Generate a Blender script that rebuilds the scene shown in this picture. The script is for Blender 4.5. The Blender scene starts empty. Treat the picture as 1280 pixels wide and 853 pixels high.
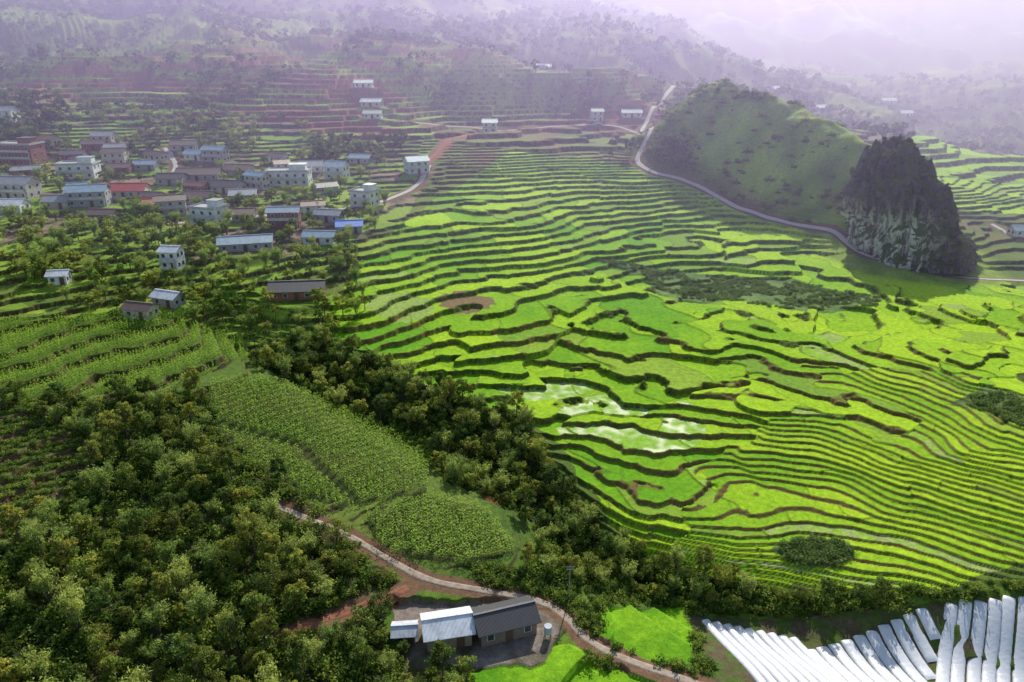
import bpy, math, numpy as np, bmesh
from mathutils import Vector
rng=np.random.default_rng(7)
_P=rng.permutation(512); _P=np.concatenate([_P,_P]); _G=rng.uniform(0,2*np.pi,512)
_GC=np.cos(_G); _GS=np.sin(_G)
def perlin(x,y,s=0):
    x=np.asarray(x,float)+s*17.3; y=np.asarray(y,float)+s*9.7
    xi=np.floor(x).astype(np.int64); yi=np.floor(y).astype(np.int64); xf=x-xi; yf=y-yi
    u=xf*xf*xf*(xf*(xf*6-15)+10); v=yf*yf*yf*(yf*(yf*6-15)+10)
    def g(ix,iy,dx,dy):
        k=_P[(_P[ix&511]+iy)&511]
        return _GC[k]*dx+_GS[k]*dy
    n00=g(xi,yi,xf,yf); n10=g(xi+1,yi,xf-1,yf); n01=g(xi,yi+1,xf,yf-1); n11=g(xi+1,yi+1,xf-1,yf-1)
    return ((n00*(1-u)+n10*u)*(1-v)+(n01*(1-u)+n11*u)*v)*1.5
def fbm(x,y,o=4,s=0):
    r=0;a=1
    for i in range(o):
        r=r+a*perlin(x*2**i,y*2**i,s+i*3); a*=.5
    return r
def sst(a,b,x):
    t=np.clip((x-a)/(b-a),0,1); return t*t*(3-2*t)
def segd(x,y,pts):
    d=np.full(np.shape(x),1e9)
    for (ax,ay),(bx,by) in zip(pts[:-1],pts[1:]):
        vx,vy=bx-ax,by-ay
        t=np.clip(((x-ax)*vx+(y-ay)*vy)/(vx*vx+vy*vy),0,1)
        d=np.minimum(d,np.hypot(x-ax-t*vx,y-ay-t*vy))
    return d
def pip(x,y,poly):
    P=np.array(poly,float); r=np.zeros(np.shape(x),bool)
    m=(x>=P[:,0].min())&(x<=P[:,0].max())&(y>=P[:,1].min())&(y<=P[:,1].max())
    if not m.any(): return r
    xs=x[m]; ys=y[m]; c=np.zeros(xs.shape,bool); n=len(P)
    for i in range(n):
        x1,y1=P[i]; x2,y2=P[(i+1)%n]
        if y1==y2: continue
        c^=((y1>ys)!=(y2>ys))&(xs<(x2-x1)*(ys-y1)/(y2-y1)+x1)
    r[m]=c; return r
_py=np.array([0,60,90,130,160,200,260,320,360,420,520,700,1000,1500,3000,5000.])
_pz=np.array([0,2,4,8,11,16.5,24,31,41,52,70,100,152,260,680,1200.])
_ty=np.arange(0,5001,2.); _tz=np.interp(_ty,_py,_pz)
_k=np.exp(-(np.arange(-20,21)/8.)**2); _k/=_k.sum(); _tz=np.convolve(np.pad(_tz,20,mode='edge'),_k,'valid')
RAV=[(-80,190),(-66,179),(-22,147),(2,129),(15,110),(35,98),(57,89),(90,80)]
HILLP=[(98,376),(107,366),(128,340),(150,308)]
def relu(x,s): return s*np.logaddexp(0,x/s)
def ga(x,y,cx,cy,sx,sy): return np.exp(-((x-cx)/sx)**2-((y-cy)/sy)**2)
def base(x,y):
    z=np.interp(y,_ty,_tz)
    z=z+np.interp(y,[90,200,260],[.13,.10,.045])*relu(-x-20,12)*(1-.6*sst(400,900,y))
    R=np.interp(y,[80,130,180,230,300,430,520],[0,.085,.04,-.02,-.05,-.10,-.22])
    z=z+R*np.minimum(relu(x-30,15),400)
    z=z-5*np.tanh(x/50)*np.exp(-((y-265)/60)**2)
    z=z-5*np.exp(-(segd(x,y,RAV)/9)**2)
    z=z-2.2*ga(x,y,60,132,20,24)+1.2*ga(x,y,30,118,12,14)-2.0*ga(x,y,62,232,34,22)+1.8*ga(x,y,5,275,26,30)+1.6*ga(x,y,110,170,26,20)-1.5*ga(x,y,-18,225,16,22)
    near=1-sst(330,450,y)
    z=z+near*(1.2*perlin(x/55,y/55,1)+.45*perlin(x/18,y/18,2)+sst(-20,20,x)*sst(100,125,y)*(1.1*perlin(x/38,y/30,6)+.45*perlin(x/13,y/13,7)))
    far=sst(340,520,y)
    z=z+far*(20*fbm(x/170,y/170,4,5))+sst(430,620,y)*14*(.5-np.abs(fbm(x/95,y/140,3,14)))
    f2=sst(800,1700,y); z=z+f2*(260*(0.5-np.abs(fbm(x/900,y/900,5,9)))+45*(.4-np.abs(fbm(x/210,y/210,4,12))))
    s=sst(.05,.3,x/np.maximum(y,1)); z=z-80*np.exp(-((y-1250)/260)**2)*s
    d=segd(x,y,HILLP)
    z=z+(35+3.5*perlin(x/17,y/17,4)+1.5*perlin(x/6,y/6,8))*np.exp(-(d/25)**2)*(1-.18*sst(345,305,y))
    lo=-2.
    return lo+relu(z-lo,1.5)
def base1(x,y): return float(base(np.array([float(x)]),np.array([float(y)]))[0])
# ---------------- plan of the valley (metres) ----------------
F1=[(-110,141),(-87,145),(-73,151),(-56,130),(-36,115),(-29,107),(-19,99),(-21,88),(-5,80),(-2,60),(-110,60),(-110,84),(-84,98),(-80,110),(-82,128)]
F2=[(-67,171),(-61,184),(-33,172),(-8,157),(3,151),(9,131),(18,119),(9,115),(0,122),(-13,130),(-21,146),(-46,158)]
F3=[(10,121),(26,109),(46,101),(62,98),(80,90),(78,86),(58,94),(36,99),(19,102),(0,101)]
F4=[(-150,205),(-150,250),(-135,262),(-101,272),(-55,246),(-40,191),(-50,180),(-66,180),(-85,178),(-120,186)]
C1=[(-71,155),(-60,160),(-46,157),(-18,148),(-17,122),(-32,116),(-47,123),(-64,139)]
C2=[(-27,114),(-16,122),(-5,119),(1,108),(-6,103),(-23,106)]
C3=[(-150,140),(-150,174),(-130,174),(-106,186),(-75,187),(-67,173),(-80,150),(-110,141)]
TEA=[(-140,141),(-87,142),(-81,126),(-84,109),(-84,98),(-140,90)]
PATH=[(-45,116),(-35,112),(-29,109),(-22,104.5),(-14,99.5),(-5,98),(5,96.5),(9,93),(12,88),(19,84),(27,81),(40,74),(60,66)]
SOIL=[(-36,87),(-30,91),(-22,95),(-17,98.5)]
PAD1=[(14,95),(20,98),(29,99),(29,91),(28,84),(22,84.5),(14,88.5)]
PAD2=[(-6,82),(9,87),(22,80.5),(20,66),(-4,66)]
RICE=[(-52,186),(-49,229),(-33,301),(0,368),(39,361),(60,349),(91,320),(124,276),(135,259),(182,249),(330,240),(330,104),(89,104),(72,98),(62,97.5),(46,102),(30,108),(21,113),(16,125),(9,145),(-8,158),(-33,171)]
RICE2=[(190,325),(330,325),(420,480),(250,480)]
VILL=[(-300,225),(-110,215),(-60,235),(-42,260),(-38,345),(-120,400),(-300,400)]
SCR=[[(29,253),(62,248),(98,239),(118,222),(112,213),(89,213),(54,228)],[(100,151),(112,150),(125,132),(108,136)]]
TUN=[(30,98),(47,96.5),(74,97),(120,97),(120,60),(30,60)]
FARM=[(-20,96),(-8,96.3),(7,95),(9,90),(5,84),(-15,82)]
ROAD=[(110,520),(85,460),(71,422),(68,400),(72,382),(64,368),(59,357),(64,345),(77,336),(92,322),(101,307),(116,290),(126,282),(129,276),(131,266),(147,252),(182,248),(250,240)]
ROAD2=[(-60,415),(0,424),(27,429),(57,440),(71,422)]
VP=[[(-163,352),(-149,331),(-146,319)],[(-194,340),(-186,326),(-180,312)],[(208,313),(211,295),(230,270),(250,240)],[(-120,250),(-90,262),(-62,275),(-40,318),(-38,345)]]
VSOIL=[(-43,340),(-38,358),(-33,384),(-21,397),(0,424)]
W=(.8,.8,.78);CR=(.6,.55,.45);BR=(.35,.14,.09);GY=(.42,.41,.4)
R_RED=(.55,.06,.05);R_BL=(.03,.22,.85);R_GR=(.38,.39,.41);R_DK=(.09,.085,.085);R_WH=(.82,.83,.85);R_SK=(.32,.45,.55);R_BN=(.2,.12,.09);R_TL=(.3,.13,.09)
HS=[('plaster_house',-178,305,15,9,2,8,'flat',W,R_SK),('brick_house',-210,320,17,10,3,-5,'flat',BR,R_DK),('plaster_house',-180,341,9,7,1,10,'gable',W,R_GR),
('red_roofed_house',-148,282,16,9,1,6,'gable',CR,R_RED),('metal_roofed_house',-156,270,14,8,2,12,'gable',GY,R_SK),('metal_roofed_house',-184,272,16,9,2,-4,'gable',CR,R_GR),
('metal_roofed_house',-178,256,14,7,1,3,'gable',W,R_WH),('plaster_house',-165,266,9,7,1,0,'gable',CR,R_GR),('red_roofed_house',-131,266,6,6,1,20,'gable',CR,R_RED),
('plaster_house',-105,252,11,8,2,-18,'flat',W,R_GR),('metal_roofed_house',-130,308,18,9,1,5,'gable',GY,R_BN),('metal_roofed_house',-113,293,12,8,1,-10,'gable',CR,R_DK),
('plaster_house',-93,309,18,10,2,4,'flat',W,R_WH),('plaster_house',-89,330,11,8,1,0,'gable',W,R_GR),('plaster_house',-76,322,9,8,2,-12,'gable',W,R_SK),
('plaster_house',-57,284,9,8,2,-22,'flat',W,R_WH),('plaster_house',-43,334,10,8,2,25,'gable',(.6,.7,.75),R_SK),('plaster_house',-12,412,8,7,2,0,'gable',W,R_WH),
('blue_roofed_house',-57,253,9,6,1,10,'gable',GY,R_BL),('long_metal_roofed_house',-86,231,17,7,1,14,'gable',GY,R_SK),('plaster_house',-102,213,5.5,5,2,-8,'gable',W,R_WH),
('metal_roofed_house',-95,192,8,5,1,-20,'gable',GY,R_WH),('metal_roofed_house',-99,184,8,5,1,-15,'gable',CR,R_BN),('long_metal_roofed_house',-62,202,16,8,1,6,'gable',BR,R_DK),
('plaster_house',-127,197,5,4,1,10,'gable',W,R_WH),('plaster_house',-87,455,11,7,1,0,'gable',W,R_WH),('plaster_house',-79,433,12,7,1,-8,'gable',CR,R_WH),('plaster_house',-76,417,10,7,1,0,'gable',W,R_GR),
('plaster_house',24,630,16,9,1,0,'gable',W,R_WH),('plaster_house',49,442,7,6,2,10,'gable',W,R_GR),('metal_roofed_house',70,448,12,7,1,0,'gable',W,R_SK),('plaster_house',233,672,14,8,1,8,'gable',W,R_WH),
('plaster_house',372,760,14,9,1,0,'gable',W,R_WH),('plaster_house',250,622,10,8,1,0,'gable',W,R_WH),('plaster_house',-192,355,10,7,1,0,'gable',CR,R_GR),('plaster_house',-249,374,12,8,2,0,'gable',W,R_GR),
('metal_roofed_house',-143,254,9,6,1,0,'gable',GY,R_BN),('metal_roofed_house',-117,318,12,8,1,-8,'gable',CR,R_BN),('metal_roofed_house',-103,281,10,7,1,12,'gable',GY,R_GR),('metal_roofed_house',-152,349,12,7,1,4,'gable',GY,R_BN),
('metal_roofed_house',-118,277,11,7,1,-6,'gable',CR,R_BN),('metal_roofed_house',-76,300,9,6,1,30,'gable',GY,R_DK),('metal_roofed_house',-196,262,9,6,1,0,'gable',CR,R_TL),('metal_roofed_house',-66,262,10,6,1,-12,'gable',GY,R_GR),
('metal_roofed_house',-138,300,11,7,1,0,'gable',GY,R_DK),('plaster_house',300,560,10,8,1,0,'gable',W,R_WH),('plaster_house',330,640,10,8,1,0,'gable',W,R_WH),('plaster_house',212,300,8,6,1,0,'gable',W,R_SK)]
HS=[(h[0],h[1],h[2],h[3]*.94,h[4]*.94)+h[5:] for h in HS]
RH=np.random.default_rng(77)
for _ in range(800):
    if len(HS)>=74: break
    hx=RH.uniform(-215,-62); hy=RH.uniform(238,350)
    if hy<262 and hx<-110: continue
    if min(math.hypot(h[1]-hx,h[2]-hy)-h[3]*.45 for h in HS)<6.0: continue
    wc=[GY,CR,BR,W][RH.integers(0,4)]; rc=[R_BN,R_DK,R_GR,R_BN,R_GR,R_TL,R_SK,R_BN][RH.integers(0,8)]
    HS.append(('metal_roofed_house',float(hx),float(hy),RH.uniform(6,10.5),RH.uniform(4.5,6),int(RH.uniform()<.25)+1,RH.uniform(-30,30),'gable',wc,rc))
PADL=[(h[1],h[2],math.hypot(h[3],h[4])*.55,base1(h[1],h[2])) for h in HS]
FARMZ=base1(-4,89)
def stepf(x,y):
    n1=perlin(x/40,y/40,31); n2=perlin(x/21,y/17,32)
    v=y+26*n1+20*n2+8*perlin(x/7,y/5,33)+.12*(x-60)+46*sst(68,34,x+9*perlin(x/15,y/12,34))
    st=np.where(v<158,.4,np.where(v<196,.8,1.2)); st=np.where((y+20*n1>340),.8,st)
    return st,n1
def hsh(a,b): return np.mod(np.sin(a*12.9898+b*78.233)*43758.5453,1.)
def wig(x,y):
    # plots: neighbouring families of terraces are offset from each other, joining with a short bend
    v=(y+.2*x)/34+.5*perlin(x/30,y/30,35); vb=np.floor(v); vf=v-vb
    u=(x*.97-y*.2)/24+.45*perlin(x/17,y/17,36); ub=np.floor(u); uf=u-ub
    a=sst(.9,1,uf); c=sst(.75,1,vf)
    o=(hsh(ub,vb)*(1-a)+hsh(ub+1,vb)*a)*(1-c)+(hsh(ub,vb+1)*(1-a)+hsh(ub+1,vb+1)*a)*c
    return .16*perlin(x/6,y/6,39)+.10*perlin(x/3.2,y/3.2,40)+.05*perlin(x/1.3,y/1.3,41)+1.15*o
def fields(x,y,colors=True):
    x=np.asarray(x,float); y=np.asarray(y,float)
    b=base(x,y)
    wx=x+1.3*perlin(x/7,y/7,20)+.5*perlin(x/2.2,y/2.2,22); wy=y+1.3*perlin(x/7,y/7,21)+.5*perlin(x/2.2,y/2.2,23)
    rice=pip(wx,wy,RICE); rice2=pip(wx,wy,RICE2); scr=np.zeros(x.shape,bool)
    w2x=wx+5*perlin(x/16,y/16,24); w2y=wy+5*perlin(x/16,y/16,25)
    for s in SCR: scr|=pip(w2x,w2y,s)
    scr|=np.hypot((x-55)/6.5,(y-108)/3.2)<1+.7*perlin(x/3,y/3,26)
    c1=pip(wx,wy,C1)|pip(wx,wy,C2); c3=pip(wx,wy,C3); tea=pip(wx,wy,TEA)
    forest=pip(wx,wy,F1)|pip(wx,wy,F2)|pip(wx,wy,F3); forest&=~c1
    vill=pip(wx,wy,VILL); tun=pip(x,y,TUN); pad=pip(wx,wy,PAD1)|pip(wx,wy,PAD2); farm=pip(wx,wy,FARM)
    rice&=~tun
    hill=np.exp(-(segd(x,y,HILLP+[(150,268)])/26)**2)
    st,n1=stepf(x,y); big=st>.5
    st=np.where((x<-45)&(y>190),1.2,st); st=np.where(y+20*n1>375,2.4,st); st=np.where(c3,1.3,st); st=np.where(tea,.9,st)
    tw=np.ones(x.shape); tw[forest]=.5; tw[c1]=.15; tw[vill]=.75; tw*=1-sst(.15,.45,hill); tw*=1-sst(650,1000,y)
    tw[tun]=0; tw[scr]*=.6; tw[pad]=0
    below=(y<100)&~rice&~forest; tw[below]*=.3
    rd=np.full(x.shape,1e9)
    for P in [PATH,SOIL,ROAD,ROAD2,VSOIL]+VP: rd=np.minimum(rd,segd(x,y,P))
    tw*=sst(2.,5.,rd)
    wg=wig(x,y); q=b+st*wg
    k=np.floor(q/st); f=q/st-k
    hk=np.mod(np.sin(k*12.9898+st*3)*43758.5453,1.)
    r=np.where(st>1,.08,np.where(st>.5,.11,.16))+.05*hk
    t=np.clip((f-(1-r))/r,0,1); prof=t*t*(3-2*t)
    L=np.where(big,19.,32.)
    s=(x*.94+y*.34)/L+hk*7+.35*perlin(x/14,y/14,43); ci=np.floor(s); cf=s-ci
    hc=np.mod(np.sin(ci*78.233+k*37.719)*24634.6345,1.); hc2=np.mod(np.sin(ci*19.13+k*91.7)*9176.31,1.)
    bund=(cf*L<.45)
    lip=np.exp(-((f-.03)/.03)**2)*.14*np.minimum(1,st)
    zt=(k+prof-.2)*st+lip
    rr=rice|rice2
    zt=zt+np.where(rr&(t<=0),np.where(bund,.18,(hc-.5)*.3*np.minimum(1,st)),0)
    z=b*(1-tw)+zt*tw
    z=np.where(pad,np.floor(b/1.2)*1.2+.5,z)
    z=np.where(farm,FARMZ+.02*(b-FARMZ),z)
    z=np.where(forest,z+.5*perlin(x/5,y/5,50),z)
    for (px,py,pr,pz) in PADL:
        m=(np.abs(x-px)<pr*1.5)&(np.abs(y-py)<pr*1.5)
        if m.any():
            dd=np.hypot(x[m]-px,y[m]-py); w=1-sst(pr*.95,pr*1.4,dd); z[m]=z[m]*(1-w)+pz*w
    if not colors: return z
    def C(c): return np.array(c,float)
    N=x.shape; n2=perlin(x/9,y/9,60); n3=perlin(x/2.5,y/2.5,61); n4=fbm(x/60,y/60,3,62)
    def mix(a,b_,w): return a*(1-w[...,None])+b_*w[...,None]
    g=mix(C((.08,.14,.02)),C((.19,.23,.04)),np.clip(.5+n4*.7+n2*.25,0,1))
    g=mix(g,C((.22,.11,.07)),sst(.15,.7,perlin(x/30,y/30,63)+.3*n2)*.7*sst(200,300,y))
    red=sst(-.2,.35,fbm(x/120,y/120,2,64)+.6-.004*np.abs(x+190)-.003*np.abs(y-470))*sst(355,400,y)
    g=mix(g,C((.27,.12,.08)),red*.7)
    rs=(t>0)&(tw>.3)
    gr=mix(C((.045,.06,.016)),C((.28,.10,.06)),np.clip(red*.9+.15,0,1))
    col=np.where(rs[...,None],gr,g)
    mm=(y>180)&(x<-40)&~forest
    crop=mm&(hc>.45+.25*red)&~rs; col[crop]=mix(C((.16,.28,.025)),C((.29,.38,.05)),hc2)[crop]*.95
    rc=mix(C((.13,.32,.008)),C((.36,.54,.016)),np.clip(.55+.9*(hc-.5)+.4*n4+.2*n2+.002*(x-20),0,1))
    rc=mix(rc,C((.20,.29,.04)),sst(.82,.86,hc2)*.6)
    rc=rc*(1-.1*sst(300,380,y))[...,None]
    edge=(bund|(f<.05))&~rs
    rc=np.where(edge[...,None],rc*.5+C((.05,.05,.01)),rc)
    brown=sst(-.3,.3,perlin(x/30,y/30,66)-(y-175)/90)
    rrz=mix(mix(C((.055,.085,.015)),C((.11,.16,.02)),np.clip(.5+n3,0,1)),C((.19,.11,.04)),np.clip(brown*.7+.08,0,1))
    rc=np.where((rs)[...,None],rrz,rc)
    col=np.where(rr[...,None],rc,col)
    wet=np.zeros(N)
    wz=rr&~rs&~edge&(((hc2>.45)&(np.hypot((x-27)/17,(y-148)/14)<1))|((hc2>.55)&(np.hypot((x-3)/18,(y-168)/10)<1)))
    wm=np.clip(.5+1.0*n3+.8*n2,0,1); wet[wz]=.6-.5*wm[wz]; col=np.where(wz[...,None],mix(C((.32,.40,.12)),C((.24,.44,.03)),wm),col)
    pale=rr&~rs&~edge&(hc2>.95)&(y<260); col=np.where(pale[...,None],mix(C((.33,.40,.12)),C((.26,.44,.03)),wm),col)
    bp=rr&~rs&(np.hypot(x+14,(y-210)*1.3)<9+2*n3); col[bp]=C((.22,.15,.07))
    bp=rr&~rs&(np.hypot(x+33,(y-203))<10+2*n3); col[bp]=C((.28,.38,.08))
    sc=mix(C((.09,.15,.035)),C((.17,.25,.07)),np.clip(.5+n2+n3*.5,0,1)); col=np.where((scr&~rs)[...,None],sc,col)
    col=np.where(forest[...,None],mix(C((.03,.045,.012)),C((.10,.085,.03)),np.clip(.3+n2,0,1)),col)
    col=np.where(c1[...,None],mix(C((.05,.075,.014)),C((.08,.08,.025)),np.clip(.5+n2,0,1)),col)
    col=np.where((c3&~rs)[...,None],C((.11,.17,.022)),col)
    col=np.where((tea&~rs)[...,None],C((.12,.15,.03)),col); col=np.where((tea&rs)[...,None],C((.15,.08,.05)),col)
    col=np.where(below[...,None],mix(C((.06,.11,.015)),C((.14,.22,.025)),np.clip(.5+n2+.5*n3,0,1)),col)
    col=np.where(pad[...,None],mix(C((.10,.27,.008)),C((.20,.40,.012)),np.clip(.5+n2+.4*n3,0,1)),col)
    col=np.where((vill&~crop)[...,None],mix(mix(C((.08,.11,.03)),C((.30,.20,.15)),np.clip(.5+n2+.4*n3,0,1)),C((.05,.065,.025)),rs*.7),col)
    hg=mix(mix(C((.11,.19,.025)),C((.32,.42,.05)),np.clip(.5+n2*.6+n4*.5,0,1)),C((.22,.18,.12)),sst(.35,.6,n3+.3*n2)*.4)
    col=mix(col,hg,sst(.12,.3,hill))
    col=np.where(farm[...,None],mix(C((.25,.2,.16)),C((.10,.09,.05)),np.clip(.4+n2+n3,0,1)),col)
    col=np.where((tun)[...,None],mix(C((.12,.09,.05)),C((.08,.13,.02)),np.clip(.5+n3,0,1)),col)
    fm=mix(C((.05,.09,.02)),C((.20,.25,.05)),np.clip(.5+fbm(x/140,y/140,4,70),0,1)); col=mix(col,fm,sst(520,800,y+.4*np.abs(x)))
    nr=rd<np.where(y>200,2.6,1.9); col[nr]=C((.19,.11,.06))
    vs=segd(x,y,VSOIL); m=vs<3+4*n2; col[m]=C((.3,.12,.06))
    es=np.hypot(x+3,(y-128)*.6)<3.4; col[es]=C((.2,.065,.03))
    return z,col,wet,rr&~rs
def hf(x,y): return fields(x,y,False)
def hf1(x,y): return float(hf(np.array([float(x)]),np.array([float(y)]))[0])
# ---------------- helpers ----------------
def link(o): bpy.context.collection.objects.link(o); return o
def npmesh(name,co,quads,cols=None,smooth=False):
    me=bpy.data.meshes.new(name); co=np.asarray(co,np.float32).reshape(-1,3); q=np.asarray(quads,np.int32); nv=q.shape[1]
    me.vertices.add(len(co)); me.vertices.foreach_set('co',co.ravel())
    me.loops.add(q.size); me.loops.foreach_set('vertex_index',q.ravel())
    me.polygons.add(len(q)); me.polygons.foreach_set('loop_start',np.arange(0,q.size,nv,dtype=np.int32))
    if smooth: me.polygons.foreach_set('use_smooth',np.ones(len(q),bool))
    me.update(calc_edges=True)
    if cols:
        for n,c in cols.items():
            a=me.color_attributes.new(n,'FLOAT_COLOR','POINT'); c4=np.ones((len(co),4),np.float32); c4[:,:c.shape[1]]=c; a.data.foreach_set('color',c4.ravel())
    return me
def newmat(name):
    m=bpy.data.materials.new(name); m.use_nodes=True; nt=m.node_tree; return m,nt,nt.nodes['Principled BSDF']
def N_(nt,t,**k):
    n=nt.nodes.new(t)
    for a,v in k.items(): setattr(n,a,v)
    return n
def mixc(nt,a,b,f,mode='MIX'):
    n=nt.nodes.new('ShaderNodeMix'); n.data_type='RGBA'; n.blend_type=mode
    for s,v in ((0,f),(6,a),(7,b)):
        if hasattr(v,'links'): nt.links.new(v,n.inputs[s])
        else: n.inputs[s].default_value=v
    return n.outputs[2]
def noise(nt,scale,detail=4,rough=.6,vec=None):
    n=nt.nodes.new('ShaderNodeTexNoise'); n.inputs['Scale'].default_value=scale; n.inputs['Detail'].default_value=detail; n.inputs['Roughness'].default_value=rough
    if vec is not None: nt.links.new(vec,n.inputs['Vector'])
    return n.outputs[0]
def ramp(nt,f,lo,hi,a=0.,b=1.):
    n=nt.nodes.new('ShaderNodeMapRange'); n.inputs[1].default_value=lo; n.inputs[2].default_value=hi; n.inputs[3].default_value=a; n.inputs[4].default_value=b
    nt.links.new(f,n.inputs[0]); return n.outputs[0]
def bump(nt,b,h,st,dist):
    n=nt.nodes.new('ShaderNodeBump'); n.inputs['Strength'].default_value=st; n.inputs['Distance'].default_value=dist
    nt.links.new(h,n.inputs['Height']); nt.links.new(n.outputs[0],b.inputs['Normal'])
# ---------------- terrain ----------------
a=np.concatenate([-np.linspace(1.9,.98,30)[:-1],np.linspace(-.96,.96,1200),np.linspace(.98,1.9,30)[1:]])
yy=np.concatenate([np.arange(45,70,.8),np.arange(70,185,.25),np.arange(185,400,.42)])
l=[400.];
while l[-1]<5000: l.append(l[-1]+.5+(l[-1]-400)*.012)
yy=np.concatenate([yy,l])
Y,A=np.meshgrid(yy,a,indexing='ij'); X=A*(Y+15)
Z,COL,WET,RM=fields(X,Y)
NYy,NAa=X.shape
i=np.arange(NYy*NAa).reshape(NYy,NAa)
q=np.stack([i[:-1,:-1],i[:-1,1:],i[1:,1:],i[1:,:-1]],-1).reshape(-1,4)
me=npmesh('terrain',np.stack([X,Y,Z],-1),q,{'col':COL.reshape(-1,3),'mask':np.stack([WET,RM.astype(float),WET],-1).reshape(-1,3)},True)
terr=link(bpy.data.objects.new('terrain',me))
m,nt,b=newmat('terrain_soil_and_crops'); geo=N_(nt,'ShaderNodeNewGeometry'); pos=geo.outputs['Position']
ac=N_(nt,'ShaderNodeVertexColor',layer_name='col'); am=N_(nt,'ShaderNodeVertexColor',layer_name='mask')
sp=N_(nt,'ShaderNodeSeparateColor'); nt.links.new(am.outputs[0],sp.inputs[0])
v1=ramp(nt,noise(nt,.9,5,.65,pos),.3,.7,.72,1.28); v2=ramp(nt,noise(nt,5,3,.7,pos),.3,.7,.7,1.3)
mu=N_(nt,'ShaderNodeMath',operation='MULTIPLY'); nt.links.new(v1,mu.inputs[0]); nt.links.new(v2,mu.inputs[1])
cb=N_(nt,'ShaderNodeCombineColor'); [nt.links.new(mu.outputs[0],cb.inputs[j]) for j in range(3)]
nt.links.new(mixc(nt,ac.outputs[0],cb.outputs[0],1.,'MULTIPLY'),b.inputs['Base Color'])
nt.links.new(ramp(nt,sp.outputs[0],0,1,.9,.25),b.inputs['Roughness'])
nt.links.new(ramp(nt,sp.outputs[0],0,1,.1,.35),b.inputs['Specular IOR Level'])
hh=noise(nt,3.5,6,.75,pos)
mh=N_(nt,'ShaderNodeMath',operation='MULTIPLY'); nt.links.new(hh,mh.inputs[0]); nt.links.new(ramp(nt,sp.outputs[0],0,.4,1,.02),mh.inputs[1])
bump(nt,b,mh.outputs[0],.6,.25); me.materials.append(m)
# ---------------- leaf materials ----------------
def leafmat(name,c1,c2,tr=.4):
    m,nt,b=newmat(name); oi=N_(nt,'ShaderNodeObjectInfo'); tv=N_(nt,'ShaderNodeVertexColor',layer_name='tint')
    c=mixc(nt,(*c1,1),(*c2,1),oi.outputs['Random']); c=mixc(nt,c,tv.outputs[0],1.,'MULTIPLY')
    nt.links.new(c,b.inputs['Base Color']); b.inputs['Roughness'].default_value=.6; b.inputs['Specular IOR Level'].default_value=.25
    t=N_(nt,'ShaderNodeBsdfTranslucent'); nt.links.new(c,t.inputs[0]); ms=N_(nt,'ShaderNodeMixShader'); ms.inputs[0].default_value=tr
    nt.links.new(b.outputs[0],ms.inputs[1]); nt.links.new(t.outputs[0],ms.inputs[2]); nt.links.new(ms.outputs[0],nt.nodes['Material Output'].inputs[0]); return m
M_LEAF=leafmat('broad_leaves',(.10,.17,.03),(.38,.42,.07)); M_BAM=leafmat('bamboo_leaves',(.22,.32,.06),(.46,.52,.11)); M_CORN=leafmat('corn_leaves',(.26,.44,.04),(.40,.55,.07),.45)
M_BUSH=leafmat('bush_leaves',(.09,.16,.02),(.30,.38,.05)); M_SCR=leafmat('scrub_leaves',(.18,.29,.07),(.34,.44,.12)); M_FAR=leafmat('hillside_leaves',(.08,.14,.03),(.22,.29,.05),.3)
M_ROCKB=leafmat('rock_bush_leaves',(.08,.12,.03),(.20,.25,.06),.3)
M_BARK,nt,b=newmat('bark'); b.inputs['Roughness'].default_value=.9; nt.links.new(mixc(nt,(.09,.065,.045,1),(.2,.16,.12,1),noise(nt,3)),b.inputs['Base Color'])
class G:
    def __init__(s): s.v=[];s.f=[];s.c=[];s.m=[];s.n=0
    def add(s,v,f,c,m):
        v=np.asarray(v,float).reshape(-1,3); s.v.append(v); s.f.append(np.asarray(f)+s.n); s.c.append(np.broadcast_to(c,(len(v),3))); s.m.append(np.full(len(f),m)); s.n+=len(v)
    def tube(s,p0,p1,r0,r1,n=6,m=0):
        p0=np.array(p0,float);p1=np.array(p1,float); d=p1-p0; d/=np.linalg.norm(d)+1e-9; u=np.cross(d,[.3,.9,.1]); u/=np.linalg.norm(u); w=np.cross(d,u)
        an=np.arange(n)/n*2*np.pi; ring=np.cos(an)[:,None]*u+np.sin(an)[:,None]*w
        f=[(j,(j+1)%n,n+(j+1)%n,n+j) for j in range(n)]
        s.add(np.vstack([p0+ring*r0,p1+ring*r1]),f,(1,1,1),m)
    def leaves(s,c,L,Wd,R,tint,m=1,updir=None,droop=0):
        n=len(c); d=R.normal(size=(n,3)); 
        if updir is not None: d=d*.45+updir
        d/=np.linalg.norm(d,axis=1)[:,None]; e=np.cross(d,R.normal(size=(n,3))); e/=np.linalg.norm(e,axis=1)[:,None]
        L=np.broadcast_to(L,(n,))[:,None]; Wd=np.broadcast_to(Wd,(n,))[:,None]
        v=np.stack([c-d*L*.5,c+e*Wd*.5,c+d*L*.5-np.array([0,0,droop]),c-e*Wd*.5],1)
        f=np.arange(4*n).reshape(n,4); s.add(v.reshape(-1,3),f,np.repeat(tint,4,axis=0) if np.ndim(tint)==2 else tint,m)
    def mesh(s,name,mats):
        me=npmesh(name,np.vstack(s.v),np.vstack(s.f),{'tint':np.vstack(s.c)})
        for mm in mats: me.materials.append(mm)
        me.polygons.foreach_set('material_index',np.concatenate(s.m).astype(np.int32)); return me
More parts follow.
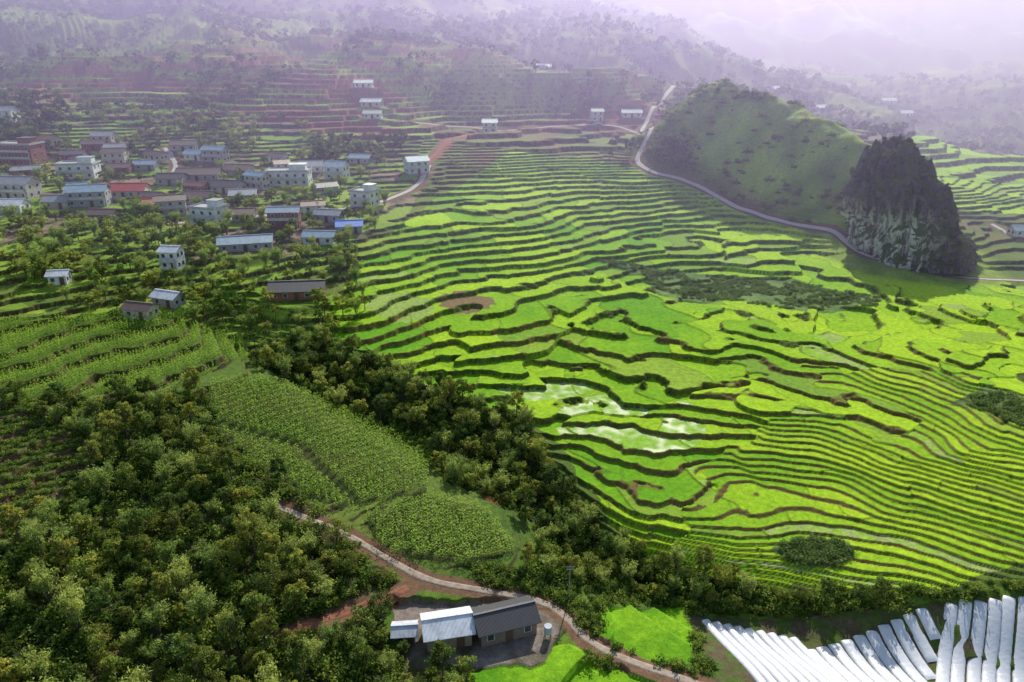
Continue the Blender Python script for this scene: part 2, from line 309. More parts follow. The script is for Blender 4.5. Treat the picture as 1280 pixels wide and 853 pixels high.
def broadleaf(seed,h=7.,cr=2.7,nc=30,nl=60,ls=.42,mats=None):
    R=np.random.default_rng(seed); g=G(); lean=R.normal(0,.25,2)
    top=np.array([lean[0],lean[1],h*.5]); g.tube((0,0,-.6),top*.5,.22,.17); g.tube(top*.5,top,.17,.12)
    for j in range(nc):
        an=R.uniform(0,2*np.pi); rr=cr*np.sqrt(R.uniform(.02,1))*R.uniform(.7,1.15); zz=h*(.36+.62*R.uniform()**.8*(1-.35*(rr/cr)**2))
        cc=np.array([lean[0]+rr*np.cos(an),lean[1]+rr*np.sin(an),zz])
        if j%4==0: g.tube(top,cc,.09,.03,5)
        cl=R.uniform(.5,.95)*cr/2.7
        p=R.normal(size=(nl,3)); p/=np.linalg.norm(p,axis=1)[:,None]; p=cc+p*cl*R.uniform(.35,1.15,(nl,1))*np.array([1.1,1.1,.75])
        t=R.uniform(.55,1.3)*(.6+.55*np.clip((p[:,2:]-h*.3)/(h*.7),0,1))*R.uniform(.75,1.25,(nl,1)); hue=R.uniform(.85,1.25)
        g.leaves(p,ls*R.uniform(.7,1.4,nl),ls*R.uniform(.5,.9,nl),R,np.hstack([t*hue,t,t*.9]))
    return g.mesh('tree_mesh',mats)
def bamboo(seed,h=8.,nc=16,nl=60,mats=None):
    R=np.random.default_rng(seed); g=G()
    for j in range(nc):
        an=R.uniform(0,2*np.pi); o=np.array([np.cos(an),np.sin(an),0]); r0=R.uniform(0,.5); hh=h*R.uniform(.65,1.05); sp=R.uniform(.8,2.6)
        ts=np.linspace(0,1,7); P=[o*(r0+sp*t**2.2)+np.array([0,0,hh*(t-.16*t**4)-.4]) for t in ts]
        for a_,b_ in zip(P[:-1],P[1:]): g.tube(a_,b_,.05,.035,4)
        t=R.uniform(.3,1,nl)**.8; p=o*(r0+sp*t[:,None]**2.2)+np.array([0,0,1])*(hh*(t-.16*t**4))[:,None]+R.normal(size=(nl,3))*np.array([.38,.38,.3])
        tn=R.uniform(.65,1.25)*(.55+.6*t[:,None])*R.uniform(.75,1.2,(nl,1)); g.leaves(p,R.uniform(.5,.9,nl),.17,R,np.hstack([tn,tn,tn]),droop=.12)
    return g.mesh('bamboo_mesh',mats)
def bushm(seed,n=170,ls=.3,mats=None,flat=.75):
    R=np.random.default_rng(seed); g=G(); g.tube((0,0,-.2),(0,0,.4),.05,.03,4)
    cs=R.normal(size=(7,3))*.38; k=R.integers(0,7,n); p=R.normal(size=(n,3)); p/=np.linalg.norm(p,axis=1)[:,None]
    p=cs[k]+p*.5*R.uniform(.5,1.1,(n,1)); p[:,2]=np.abs(p[:,2])*flat+.05
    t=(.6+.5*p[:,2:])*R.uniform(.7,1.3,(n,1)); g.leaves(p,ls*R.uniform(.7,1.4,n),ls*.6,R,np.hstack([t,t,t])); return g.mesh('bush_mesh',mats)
def corn(seed):
    R=np.random.default_rng(seed); g=G(); g.tube((0,0,-.1),(0,0,1.7),.03,.015,4,1)
    for j in range(9):
        an=R.uniform(0,2*np.pi) if j%2 else R.uniform(-.5,.5)+(j%4)*np.pi/2; d=np.array([np.cos(an),np.sin(an),0]); s_=np.array([-d[1],d[0],0]); z0=.3+j*.16; L=R.uniform(.5,.75)
        pts=[np.array([0,0,z0])+d*L*t+np.array([0,0,L*(1.0*t-1.2*t*t)]) for t in (0,.35,.7,1.)]; wd=[.04,.07,.055,.005]; v=[]
        for p,w in zip(pts,wd): v+= [p-s_*w,p+s_*w]
        t=R.uniform(.75,1.25); g.add(v,[(0,1,3,2),(2,3,5,4),(4,5,7,6)],(t,t,t*.8),1)
    n=8; c=np.zeros((n,3)); c[:,2]=1.8; g.leaves(c+R.normal(size=(n,3))*.07,.4,.05,R,(1.5,1.3,.8),updir=np.array([0,0,1.])); return g.mesh('corn_mesh',[M_BARK,M_CORN])
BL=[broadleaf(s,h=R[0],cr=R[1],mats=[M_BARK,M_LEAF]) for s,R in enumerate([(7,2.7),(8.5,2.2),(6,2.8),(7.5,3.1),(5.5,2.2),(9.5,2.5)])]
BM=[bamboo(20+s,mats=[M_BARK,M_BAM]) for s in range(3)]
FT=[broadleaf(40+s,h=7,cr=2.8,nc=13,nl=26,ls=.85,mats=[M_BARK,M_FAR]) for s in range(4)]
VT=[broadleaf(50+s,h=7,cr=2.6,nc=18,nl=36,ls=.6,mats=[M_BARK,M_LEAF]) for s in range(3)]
BU=[bushm(60+s,mats=[M_BARK,M_BUSH]) for s in range(3)]; SC=[bushm(70+s,n=110,ls=.28,mats=[M_BARK,M_SCR],flat=.5) for s in range(2)]; CN=[corn(80+s) for s in range(3)]
RB=[bushm(64+s,mats=[M_BARK,M_ROCKB]) for s in range(2)]
def scatter(name,child,meshes,x,y,scale,R,zoff=0.,z=None):
    par=link(bpy.data.objects.new(name,None)); z=(hf(x,y) if z is None else z)+zoff; k=R.integers(0,len(meshes),len(x))
    for j,me in enumerate(meshes):
        s=k==j
        if not s.any(): continue
        n=s.sum(); an=R.uniform(0,2*np.pi,n); h=scale[s]*.5
        c=np.stack([x[s],y[s],z[s]],-1); u=np.stack([np.cos(an)*h,np.sin(an)*h,0*h],-1); w=np.stack([-np.sin(an)*h,np.cos(an)*h,0*h],-1)
        v=np.stack([c-u-w,c+u-w,c+u+w,c-u+w],1); pm=npmesh(child+'_positions',v.reshape(-1,3),np.arange(4*n).reshape(n,4))
        po=link(bpy.data.objects.new(child+'_positions',pm)); po.parent=par; po.instance_type='FACES'; po.use_instance_faces_scale=True; po.instance_faces_scale=1; po.show_instancer_for_render=False; po.show_instancer_for_viewport=False
        co=link(bpy.data.objects.new(child,me)); co.parent=po
    return par
def inpoly_pts(poly,n,R):
    P=np.array(poly); x=R.uniform(P[:,0].min(),P[:,0].max(),n*3); y=R.uniform(P[:,1].min(),P[:,1].max(),n*3); m=pip(x,y,poly); return x[m][:n],y[m][:n]
def poisson(x,y,md):
    kx=[];ky=[];cell={}
    for a_,b_ in zip(x,y):
        c=(int(a_//md),int(b_//md)); ok=True
        for dx in (-1,0,1):
            for dy in (-1,0,1):
                for (p,q_) in cell.get((c[0]+dx,c[1]+dy),()):
                    if (p-a_)**2+(q_-b_)**2<md*md: ok=False
        if ok: cell.setdefault(c,[]).append((a_,b_)); kx.append(a_); ky.append(b_)
    return np.array(kx),np.array(ky)
ALLR=[PATH,SOIL,ROAD,ROAD2]+VP
def clear(x,y,rdm=2.5,hm=1.15,front=9):
    m=np.ones(len(x),bool)
    for P in ALLR: m&=segd(x,y,P)>rdm
    for (px,py,pr,pz) in PADL:
        m&=np.hypot(x-px,y-py)>pr*hm
        m&=~((np.abs(x-px-(px/py)*-6)<pr*.7)&(y<py)&(y>py-front))
    m&=~pip(x,y,FARM); m&=~pip(x,y,TUN); return x[m],y[m]
R=np.random.default_rng(5)
for poly,n,md in ((F1,3000,3.1),(F2,1500,2.9),(F3,900,2.8)):
    x,y=inpoly_pts(poly,n,R); x,y=poisson(x,y,md); x,y=clear(x,y,2.4)
    m=~(pip(x,y,C1)|pip(x,y,C2))
    if poly is F1: m&=(perlin(x/11,y/11,86)>-.35)
    x=x[m];y=y[m]; z=hf(x,y)
    for a_,b_,c_ in zip(x,y,z):
        bam=R.uniform()<(.3 if poly is F1 else .45); me=(BM if bam else BL)[R.integers(0,3 if bam else 6)]
        o=link(bpy.data.objects.new('bamboo_clump' if bam else 'broadleaf_tree',me)); s=R.uniform(.42,.92)*(.8 if poly is F3 else 1); o.location=(a_,b_,c_-.1); o.scale=(s,s,s*R.uniform(.85,1.25)); o.rotation_euler=(0,0,R.uniform(0,6.28))
x,y=inpoly_pts(F1,2400,R); x,y=clear(x,y,1.6); scatter('forest_undergrowth','shrub',BU,x,y,R.uniform(.8,2.,len(x)),R)
xs=[];ys=[]
for poly,n in ((F2,900),(F3,700)): x,y=inpoly_pts(poly,n,R); xs.append(x); ys.append(y)
x=np.concatenate(xs);y=np.concatenate(ys); x,y=clear(x,y,1.4); scatter('stream_bank_shrubs','shrub',BU,x,y,R.uniform(.8,1.9,len(x)),R)
x,y=inpoly_pts([(-8,104),(12,104),(33,101),(80,99),(120,102),(120,97),(46,97),(33,98),(30,82),(12,84),(8,96),(-6,99)],900,R); m=~pip(x,y,PAD1); x,y=clear(x[m],y[m],1.3); scatter('roadside_shrubs','shrub',BU,x,y,R.uniform(.5,1.5,len(x)),R)
xs=[];ys=[]
for poly,n,md in ((F4,1200,3.4),([(-290,180),(-290,400),(-120,400),(-60,350),(-45,260),(-60,235),(-120,200)],4500,3.6)):
    x,y=inpoly_pts(poly,n,R); x,y=poisson(x,y,md)
    if poly is not F4: m=perlin(x/25,y/25,80)+.5*perlin(x/9,y/9,81)>-.1; x=x[m];y=y[m]
    xs.append(x);ys.append(y)
x=np.concatenate(xs);y=np.concatenate(ys); x,y=clear(x,y,3,1.1,7); m=~pip(x,y,C3); x=x[m];y=y[m]; scatter('village_trees','village_tree',VT+BM[:2],x,y,R.uniform(.35,.95,len(x)),R)
n=22000; y=340+760*R.uniform(size=n)**1.2; x=(R.uniform(-1.25,1.25,n))*y
den=fbm(x/80,y/80,3,82)+.5*sst(520,650,y)-.1; m=(den>R.uniform(-.1,.6,n))&~pip(x,y,RICE)&~pip(x,y,RICE2)&(segd(x,y,HILLP)>30); x,y=clear(x[m],y[m],4); scatter('hillside_trees','hillside_tree',FT,x,y,R.uniform(.4,1.2,len(x)),R)
n=2200; x=R.uniform(55,190,n); y=R.uniform(260,410,n); d=segd(x,y,HILLP); m=(d<38)&(perlin(x/14,y/14,84)-.014*(x-110)>R.uniform(-.35,.5,n)); x,y=clear(x[m],y[m],2.5); scatter('hill_bushes','bush',BU,x,y,R.uniform(.8,2.6,len(x)),R)
n=60000; x=R.uniform(-55,190,n); y=R.uniform(104,365,n); m=pip(x,y,RICE); x=x[m];y=y[m]
st,_=stepf(x,y); q_=base(x,y)+st*wig(x,y); f=q_/st-np.floor(q_/st)
m=(f>.9)&((st>.5)|(R.uniform(size=len(x))<.1))&(perlin(x/10,y/10,87)>-.05); x,y=clear(x[m],y[m],1.2); st,_=stepf(x,y)
scatter('terrace_wall_weeds','weed',BU,x,y,np.where(st>1,R.uniform(.25,.7,len(x)),R.uniform(.2,.45,len(x))),R,-.15)
xs=[];ys=[]
for poly,n in zip(SCR,(1500,250)):
    x,y=inpoly_pts(poly,n,R); m=perlin(x/9,y/9,88)>-.2; xs.append(x[m]); ys.append(y[m])
an=R.uniform(0,6.28,220); rr_=np.sqrt(R.uniform(size=220)); xs.append(55+6.5*rr_*np.cos(an)); ys.append(108+3.2*rr_*np.sin(an))
x=np.concatenate(xs);y=np.concatenate(ys); x,y=clear(x,y,1.2); scatter('terrace_scrub','scrub',SC,x,y,R.uniform(.5,1.5,len(x)),R)
def rows(poly,dx,sp,pl,R,gap=None):
    d=np.array(dx,float); d/=np.linalg.norm(d); nrm=np.array([-d[1],d[0]]); P=np.array(poly); c=P.mean(0)
    u,v=np.meshgrid(np.arange(-60,60,pl),np.arange(-60,60,sp)); u=u+R.normal(0,.12,u.shape); v=v+R.normal(0,.07,v.shape)+.8*np.sin(u/14)
    x=(c[0]+u*d[0]+v*nrm[0]).ravel(); y=(c[1]+u*d[1]+v*nrm[1]).ravel(); m=pip(x,y,poly); return x[m],y[m]
x1,y1=rows(C1,(.75,.66),2.1,.5,R); x2,y2=rows(C2,(1,.3),1.9,.5,R); x3,y3=rows(C3,(1,.55),1.5,.7,R)
bb=base(x3,y3)+1.3*wig(x3,y3); f=bb/1.3-np.floor(bb/1.3); m=(f>.05)&(f<.8); x3=x3[m];y3=y3[m]
x=np.concatenate([x1,x2,x3]);y=np.concatenate([y1,y2,y3]); m=np.abs(segd(x,y,[(-64,139),(-45,134),(-30,118)]))>1.0; x=x[m];y=y[m]
scatter('corn_field','corn_plant',CN,x,y,R.uniform(.75,1.15,len(x)),R)
x,y=rows(TEA,(1,.35),2.6,.75,R); scatter('tea_hedges','tea_bush',BU,x,y,R.uniform(.7,1.1,len(x)),R)
# ---------------- roads ----------------
def smoothpoly(P,step=1.):
    P=np.array(P,float); 
    for _ in range(3):
        Q=[P[0]]
        for a_,b_ in zip(P[:-1],P[1:]): Q+=[a_*.75+b_*.25,a_*.25+b_*.75]
        Q.append(P[-1]); P=np.array(Q)
    s=np.r_[0,np.cumsum(np.hypot(*np.diff(P,axis=0).T))]; t=np.arange(0,s[-1],step); return np.stack([np.interp(t,s,P[:,0]),np.interp(t,s,P[:,1])],-1)
def roadmat(name,c1,c2):
    m,nt,b=newmat(name); g=N_(nt,'ShaderNodeNewGeometry'); nt.links.new(mixc(nt,(*c1,1),(*c2,1),ramp(nt,noise(nt,1.2,5,.7,g.outputs['Position']),.35,.65)),b.inputs['Base Color']); b.inputs['Roughness'].default_value=.9
    bump(nt,b,noise(nt,6,4,.7,g.outputs['Position']),.5,.05); return m
M_CONC=roadmat('road_concrete',(.42,.38,.36),(.55,.5,.48)); M_DIRT=roadmat('road_dirt',(.28,.19,.12),(.45,.37,.28)); M_RED=roadmat('red_soil',(.22,.07,.035),(.32,.12,.06))
def ribbon(name,P,hw,mat,seed):
    p=smoothpoly(P,.7 if P[0][1]<200 else 1.2); d=np.gradient(p,axis=0); d/=np.hypot(d[:,0],d[:,1])[:,None]+1e-9; nr=np.stack([-d[:,1],d[:,0]],-1)
    wv=hw*(1+.18*perlin(np.arange(len(p))/6.,np.zeros(len(p)),seed)); ks=np.linspace(-1,1,7)
    g_=p[:,None,:]+nr[:,None,:]*(ks[None,:]*wv[:,None])[...,None]; z=hf(g_[...,0],g_[...,1])
    z=np.maximum(z,z.mean(1,keepdims=True)-.1)+.07; z[:,0]-=.25; z[:,-1]-=.25
    i=np.arange(len(p)*7).reshape(-1,7); q=np.stack([i[:-1,:-1],i[1:,:-1],i[1:,1:],i[:-1,1:]],-1).reshape(-1,4)
    me=npmesh(name,np.concatenate([g_,z[...,None]],-1),q,None,True); me.materials.append(mat); return link(bpy.data.objects.new(name,me))
ribbon('dirt_road',PATH,.85,M_DIRT,1); ribbon('red_soil_track',SOIL,1.0,M_RED,2); ribbon('concrete_road',ROAD,1.3,M_CONC,3); ribbon('hillside_road',ROAD2,.8,M_CONC,4)
for j,P in enumerate(VP): ribbon('village_road',P,1.2,M_CONC,6+j)
ribbon('red_soil_road',VSOIL,1.3,M_RED,5)
# ---------------- buildings ----------------
mc={}
def pmat(kind,c):
    if (kind,c) in mc: return mc[(kind,c)]
    m,nt,b=newmat(kind); tc=N_(nt,'ShaderNodeTexCoord'); n=ramp(nt,noise(nt,.8,6,.7,tc.outputs['Object']),.35,.7,0,1)
    d=tuple(v*.55+.02 for v in c); nt.links.new(mixc(nt,(*c,1),(*d,1),n),b.inputs['Base Color']); b.inputs['Roughness'].default_value=.75
    if kind=='sheet_roof':
        w=N_(nt,'ShaderNodeTexWave'); w.inputs['Scale'].default_value=1.6; nt.links.new(tc.outputs['Object'],w.inputs[0]); bump(nt,b,w.outputs[1],.6,.06); b.inputs['Roughness'].default_value=.5
    if kind=='glass': b.inputs['Roughness'].default_value=.15
    mc[(kind,c)]=m; return m
class B:
    def __init__(s): s.v=[];s.f=[]
    def box(s,cx,cy,cz,sx,sy,sz):
        n=len(s.v); s.v+=[(cx+a_*sx/2,cy+b_*sy/2,cz+c_*sz/2) for a_ in (-1,1) for b_ in (-1,1) for c_ in (-1,1)]
        s.f+=[tuple(n+k for k in f) for f in ((0,1,3,2),(4,6,7,5),(0,4,5,1),(2,3,7,6),(0,2,6,4),(1,5,7,3))]
    def poly(s,vs,fs): n=len(s.v); s.v+=vs; s.f+=[tuple(n+k for k in f) for f in fs]
    def done(s,name,mat,par):
        if not s.v: return
        me=bpy.data.meshes.new(name); me.from_pydata(s.v,[],s.f); me.materials.append(mat); o=link(bpy.data.objects.new(name,me)); o.parent=par; return o
def house(name,x,y,w,d,fl,rot,roof,wc,rc,z=None):
    p=link(bpy.data.objects.new(name,None)); p.location=(x,y,hf1(x,y) if z is None else z); p.rotation_euler=(0,0,math.radians(rot)); h=fl*2.8
    b=B(); b.box(0,0,h/2-1,w,d,h+2); rh=d*.24
    if roof=='gable':
        for sx in (-1,1):
            X0=sx*w/2; b.poly([(X0,-d/2,h),(X0,d/2,h),(X0,0,h+rh),(X0-sx*.15,-d/2,h),(X0-sx*.15,d/2,h),(X0-sx*.15,0,h+rh)],[(0,1,2),(3,5,4),(0,2,5,3),(1,4,5,2)])
    b.done('walls',pmat('wall_plaster',wc),p)
    r=B(); o=.6
    if roof=='gable':
        yo=d/2+o; zo=h-rh*o/(d/2)
        for sy in (-1,1):
            a1=(-w/2-o,sy*yo,zo+.05);a2=(w/2+o,sy*yo,zo+.05);a3=(w/2+o,0,h+rh+.05);a4=(-w/2-o,0,h+rh+.05); v=[a1,a2,a3,a4]+[(q[0],q[1],q[2]+.1) for q in (a1,a2,a3,a4)]
            r.poly(v,[(0,1,2,3),(4,7,6,5),(0,4,5,1),(2,6,7,3),(1,5,6,2),(0,3,7,4)])
        r.box(0,0,h+rh+.17,w+2*o,.4,.08)
        r.done('roof',pmat('sheet_roof',rc),p)
    else:
        r.box(0,0,h+.1,w+.8,d+.8,.2)
        for sx in (-1,1): r.box(sx*(w/2+.25),0,h+.5,.15,d+.65,.6)
        for sy in (-1,1): r.box(0,sy*(d/2+.25),h+.5,w+.35,.15,.6)
        r.done('flat_roof',pmat('wall_plaster',(.5,.5,.49)),p)
        t=B(); t.box(w*.22,d*.12,h+1.35,w*.38,d*.5,2.3); t.done('stair_tower',pmat('wall_plaster',wc),p)
        t=B(); t.box(w*.22,d*.12,h+2.58,w*.38+.7,d*.5+.7,.14); t.done('tower_roof',pmat('sheet_roof',rc),p)
    win=B();fr=B()
    for f in range(fl):
        n=max(2,int(w/3.0)); zz=f*2.8+1.5
        for k in range(n):
            cx=(k+.5)/n*w-w/2
            for sy in (-1,1):
                if f==0 and k==n//2 and sy==-1: continue
                fr.box(cx,sy*(d/2+.02),zz,1.25,.06,1.25); win.box(cx,sy*(d/2+.04),zz,.95,.08,1.0)
        for k in range(2):
            cy=(k-.5)*d*.45
            for sx in (-1,1): fr.box(sx*(w/2+.02),cy,zz,.06,1.15,1.25); win.box(sx*(w/2+.04),cy,zz,.08,.9,1.0)
    fr.done('window_frames',pmat('frame_paint',(.6,.58,.55)),p); win.done('windows',pmat('glass',(.06,.065,.08)),p)
    dr=B(); n=max(2,int(w/3.0)); dr.box((n//2+.5)/n*w-w/2,-(d/2+.04),1.1,1.2,.08,2.2); dr.done('door',pmat('door_wood',(.16,.08,.05)),p)
    if fl>1:
        bl=B()
        for f in range(1,fl):
            bl.box(0,-(d/2+.55),f*2.8,w*.96,1.1,.14); bl.box(0,-(d/2+1.06),f*2.8+.5,w*.96,.06,.8)
        for sx in (-1,1): bl.box(sx*(w/2-.4),-(d/2+.95),(fl-1)*1.4-.3,.22,.22,(fl-1)*2.8+.4)
        bl.done('balcony',pmat('wall_plaster',(.6,.6,.58)),p)
    return p
for h_ in HS: house(*h_)
fz=FARMZ
house('white_roofed_farmhouse',-10,88.6,6.8,5.,1,12,'gable',(.4,.3,.22),(.88,.89,.9),fz)
house('dark_roofed_farmhouse',-1.2,90.3,9.,5.2,1,18,'gable',(.28,.2,.15),(.075,.07,.07),fz)
house('storage_shed',-16.6,88.3,3.,2.4,1,5,'gable',(.3,.25,.2),(.7,.71,.73),fz-.8)
p=link(bpy.data.objects.new('water_tank',None)); p.location=(5.6,88.6,fz)
bpy.ops.mesh.primitive_cylinder_add(vertices=24,radius=.6,depth=1.4,location=(0,0,1.5)); o=bpy.context.object; o.name='tank'; o.parent=p; o.data.materials.append(pmat('steel',(.55,.56,.58)))
st_=B(); [st_.box(a_*.45,b_*.45,.4,.1,.1,.8) for a_ in (-1,1) for b_ in (-1,1)]; st_.done('stand',pmat('steel_dark',(.1,.1,.1)),p)
for k,(x_,y_) in enumerate([(9.5,97),(-70,262),(-100,270),(-128,285),(-50,322),(-30,380),(-160,310),(66,352),(96,322)]):
    p=link(bpy.data.objects.new('utility_pole',None)); p.location=(x_,y_,hf1(x_,y_)); g=G(); g.tube((0,0,-.5),(0,0,7),.12,.08,8,0); me=g.mesh('pole',[pmat('pole_concrete',(.3,.29,.27))]); o=link(bpy.data.objects.new('pole',me)); o.parent=p
    c=B(); c.box(0,0,6.6,1.4,.1,.12); c.box(0,0,6.1,1.1,.1,.12); c.done('crossarms',pmat('steel_dark',(.1,.1,.1)),p)
# ---------------- plastic tunnels ----------------
m,nt,b=newmat('white_plastic_film'); b.inputs['Base Color'].default_value=(.93,.93,.94,1); b.inputs['Roughness'].default_value=.35; tc=N_(nt,'ShaderNodeTexCoord'); bump(nt,b,noise(nt,1.5,4,.6,tc.outputs['Object']),.5,.15)
t=N_(nt,'ShaderNodeBsdfTranslucent'); t.inputs[0].default_value=(.93,.93,.93,1); ms=N_(nt,'ShaderNodeMixShader'); ms.inputs[0].default_value=.3; nt.links.new(b.outputs[0],ms.inputs[1]); nt.links.new(t.outputs[0],ms.inputs[2]); nt.links.new(ms.outputs[0],nt.nodes['Material Output'].inputs[0]); M_PL=m
def tunnel(p0,p1,w,h,seed):
    p0=np.array(p0,float);p1=np.array(p1,float); L=np.linalg.norm(p1-p0); n=int(L/.5)+2; t=np.linspace(0,1,n); d=(p1-p0)/L; nr=np.array([-d[1],d[0]])
    c=p0+(p1-p0)*t[:,None]+nr*(.12*perlin(t*L/9,np.zeros(n),seed))[:,None]; zg=base(c[:,0],c[:,1]); an=np.linspace(0,np.pi,11)
    hoop=1+.04*np.abs(np.sin(t*L*np.pi/1.5)); ww=w/2*hoop; hh=h*hoop; endf=np.clip(np.minimum(t,1-t)*L/.5,.25,1)**.5
    off=np.cos(an)[None,:]*ww[:,None]; v=np.concatenate([c[:,None,:]+nr*off[...,None],(zg[:,None]-.1+np.sin(an)[None,:]**.7*(hh*endf)[:,None])[...,None]],-1)
    i=np.arange(n*11).reshape(n,11); q=np.stack([i[:-1,:-1],i[:-1,1:],i[1:,1:],i[1:,:-1]],-1).reshape(-1,4)
    me=npmesh('plastic_tunnel',v,q,None,True); me.materials.append(M_PL); link(bpy.data.objects.new('plastic_tunnel',me))
for k in range(9):
    s=np.array([32.5+k*1.7,96.8-k*.45]); tunnel(s,s+np.array([.27,-.963])*21,1.45,.4,k)
ln=np.array([.87,-.5])
for k in range(11):
    s=np.array([47.8+k*2.25,90.5+k*.62]); dist=-float((s-np.array([72.5,96.5]))@ln); Lb=min(22.,dist/.6-1.5)
    if Lb>4: tunnel(s,s+np.array([.12,-.993])*Lb,2.05,.45,20+k)
for k in range(15):
    s=np.array([73.0+k*2.35,96.3+.2*math.sin(k*2)]); tunnel(s,s+np.array([-.5,-.866])*28,1.9,.42,40+k)
# ---------------- karst rock ----------------
NT,NH=460,280; th=np.linspace(0,2*np.pi,NT,endpoint=False); hv=np.linspace(0,1,NH)
T,Hh=np.meshgrid(th,hv); ct,sn=np.cos(T),np.sin(T)
Rb=21+6*ct+3*perlin(ct*1.5+5,sn*1.5,90); pe=3.0-2.0*ct; prf=(1-Hh**pe)**(.52+.24*ct); rr_=Rb*prf
px=147+Hh*-6+ct*rr_; py=270+Hh*6+sn*rr_*.95
tilt=1-.16*np.clip(-ct,0,1)*prf*Hh
pz=15+41*Hh*tilt
fl_=perlin(T*9/np.pi*2,Hh*2.5,91)*2.8+perlin(T*26/np.pi,Hh*6,92)*1.3+perlin(px/3,pz/4+py/3,93)*1.2+perlin(px/1.3,pz/1.6+py/1.3,94)*.55+1.6*perlin(px/9,pz/7+py/9,97)
fl_-=2.4*np.exp(-((T-4.0)/.4)**2)*np.exp(-((Hh-.3)/.25)**2)
edge=np.minimum(1,prf*1.6+.05); fl_*=edge; px=px+ct*fl_; py=py+sn*fl_; pz=pz+(5.5*perlin(px/6,py/6,95)+3.4*perlin(px/2.2,py/2.2,96))*Hh**1.3
i=np.arange(NT*NH).reshape(NH,NT); i2=np.roll(i,-1,1); q=np.stack([i[:-1],i2[:-1],i2[1:],i[1:]],-1).reshape(-1,4)
me=npmesh('karst_rock',np.stack([px,py,pz],-1),q,None,False); rock=link(bpy.data.objects.new('karst_rock',me))
m,nt,b=newmat('limestone'); g=N_(nt,'ShaderNodeNewGeometry'); mp=N_(nt,'ShaderNodeMapping'); mp.inputs['Scale'].default_value=(.55,.55,.07); nt.links.new(g.outputs['Position'],mp.inputs[0])
strk=ramp(nt,noise(nt,1.,6,.7,mp.outputs[0]),.42,.54)
s2=N_(nt,'ShaderNodeSeparateXYZ'); nt.links.new(g.outputs['Position'],s2.inputs[0])
lowf=N_(nt,'ShaderNodeMath',operation='MULTIPLY'); nt.links.new(strk,lowf.inputs[0]); nt.links.new(ramp(nt,s2.outputs[2],30,38,1,.15),lowf.inputs[1])
lw2=N_(nt,'ShaderNodeMath',operation='MULTIPLY'); nt.links.new(lowf.outputs[0],lw2.inputs[0]); nt.links.new(ramp(nt,s2.outputs[0],142,152,1,.15),lw2.inputs[1])
c=mixc(nt,(.12,.10,.105,1),(.75,.71,.67,1),lw2.outputs[0])
sx=N_(nt,'ShaderNodeSeparateXYZ'); nt.links.new(g.outputs['Normal'],sx.inputs[0]); ad=N_(nt,'ShaderNodeMath',operation='ADD'); nt.links.new(sx.outputs[2],ad.inputs[0]); nt.links.new(ramp(nt,noise(nt,.25,5,.7,g.outputs['Position']),.3,.7,-.45,.5),ad.inputs[1])
c=mixc(nt,c,mixc(nt,(.06,.09,.018,1),(.17,.21,.045,1),noise(nt,.8,4)),ramp(nt,ad.outputs[0],.2,.4)); nt.links.new(c,b.inputs['Base Color']); b.inputs['Roughness'].default_value=.95; b.inputs['Specular IOR Level'].default_value=.1; bump(nt,b,noise(nt,1.3,8,.75,g.outputs['Position']),1.,.8); me.materials.append(m)
R=np.random.default_rng(9); k=R.integers(0,len(q),2800); ctr=np.stack([px,py,pz],-1).reshape(-1,3)[q[k]].mean(1); vv=np.stack([px,py,pz],-1).reshape(-1,3); nn=np.cross(vv[q[k,1]]-vv[q[k,0]],vv[q[k,3]]-vv[q[k,0]]); nn/=np.linalg.norm(nn,axis=1)[:,None]+1e-9
m_=(nn[:,2]+R.uniform(-.3,.3,len(k))>.12)&~((ctr[:,0]<150)&(ctr[:,2]<38)&(ctr[:,2]>19)&(ctr[:,1]<268)); ctr=ctr[m_]
scatter('rock_face_bushes','bush',RB,ctr[:,0],ctr[:,1],R.uniform(.4,1.2,len(ctr)),R,0.,ctr[:,2])
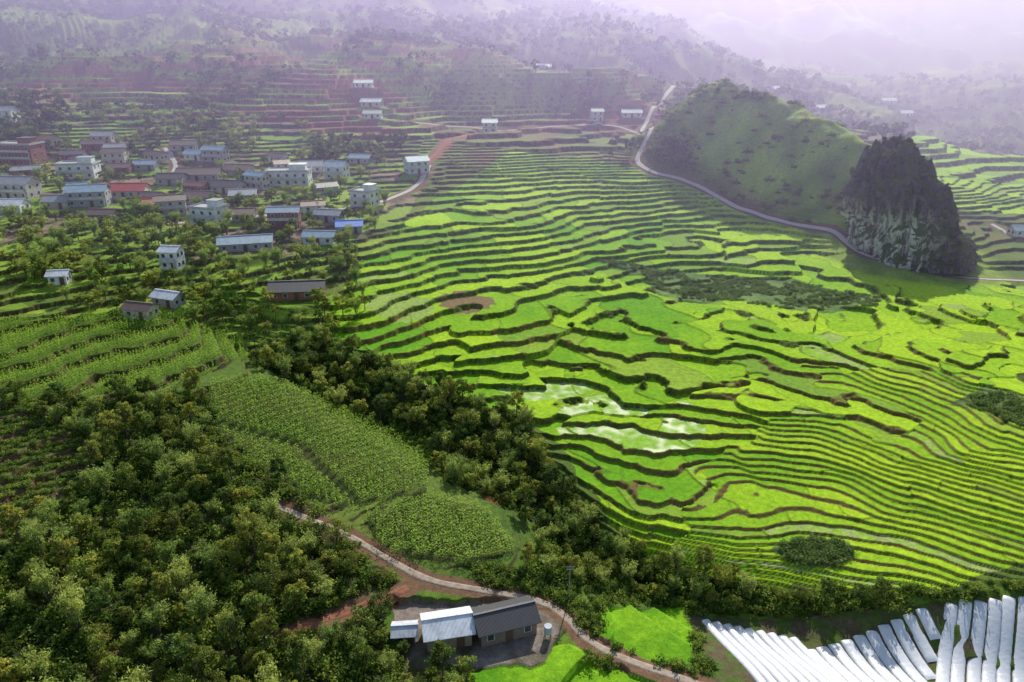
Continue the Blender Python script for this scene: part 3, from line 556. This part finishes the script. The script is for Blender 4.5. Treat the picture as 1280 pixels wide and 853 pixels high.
# ---------------- haze ----------------
def haze(name,vs,dens,colr,an):
    me=bpy.data.meshes.new(name); me.from_pydata(vs,[],[(0,1,2,3),(4,7,6,5),(0,4,5,1),(1,5,6,2),(2,6,7,3),(3,7,4,0)])
    bm=bmesh.new(); bm.from_mesh(me); bmesh.ops.recalc_face_normals(bm,faces=bm.faces); bm.to_mesh(me); bm.free(); o=link(bpy.data.objects.new(name,me))
    m=bpy.data.materials.new(name); m.use_nodes=True; nt=m.node_tree; nt.nodes.clear(); out=nt.nodes.new('ShaderNodeOutputMaterial'); v=nt.nodes.new('ShaderNodeVolumeScatter'); v.inputs['Color'].default_value=(*colr,1); v.inputs['Density'].default_value=dens; v.inputs['Anisotropy'].default_value=an; nt.links.new(v.outputs[0],out.inputs['Volume']); me.materials.append(m)
def wedge(y0,y1,z0,z1): 
    return [(-6000,y0,-60),(6000,y0,-60),(6000,y1,-60),(-6000,y1,-60),(-6000,y0,z0),(6000,y0,z0),(6000,y1,z1),(-6000,y1,z1)]
haze('valley_haze',wedge(200,6000,100,620),.0015,(.68,.54,1.),.5)
# ---------------- camera, light ----------------
cam=bpy.data.cameras.new('camera'); c=link(bpy.data.objects.new('camera',cam)); c.location=(0,0,90); c.rotation_euler=(math.radians(68),0,0); cam.sensor_width=36; cam.lens=36*914/1280; cam.clip_end=15000
bpy.context.scene.camera=c
EL,AZ=math.radians(36),math.radians(15)
w=bpy.data.worlds.new('World'); bpy.context.scene.world=w; w.use_nodes=True
n=w.node_tree; bg=n.nodes['Background']; sk=n.nodes.new('ShaderNodeTexSky'); sk.sky_type='NISHITA'; sk.sun_disc=False; sk.sun_elevation=EL; sk.sun_rotation=AZ; n.links.new(sk.outputs[0],bg.inputs[0]); bg.inputs[1].default_value=.15
s=bpy.data.lights.new('sun','SUN'); s.energy=5; s.angle=math.radians(.5); s.color=(1,.97,.94); so=link(bpy.data.objects.new('sun',s))
sv=Vector((math.sin(AZ)*math.cos(EL),math.cos(AZ)*math.cos(EL),math.sin(EL))); so.rotation_euler=sv.to_track_quat('Z','Y').to_euler()
v=bpy.context.scene.view_settings; v.view_transform='Standard'; v.look='None'; v.exposure=0
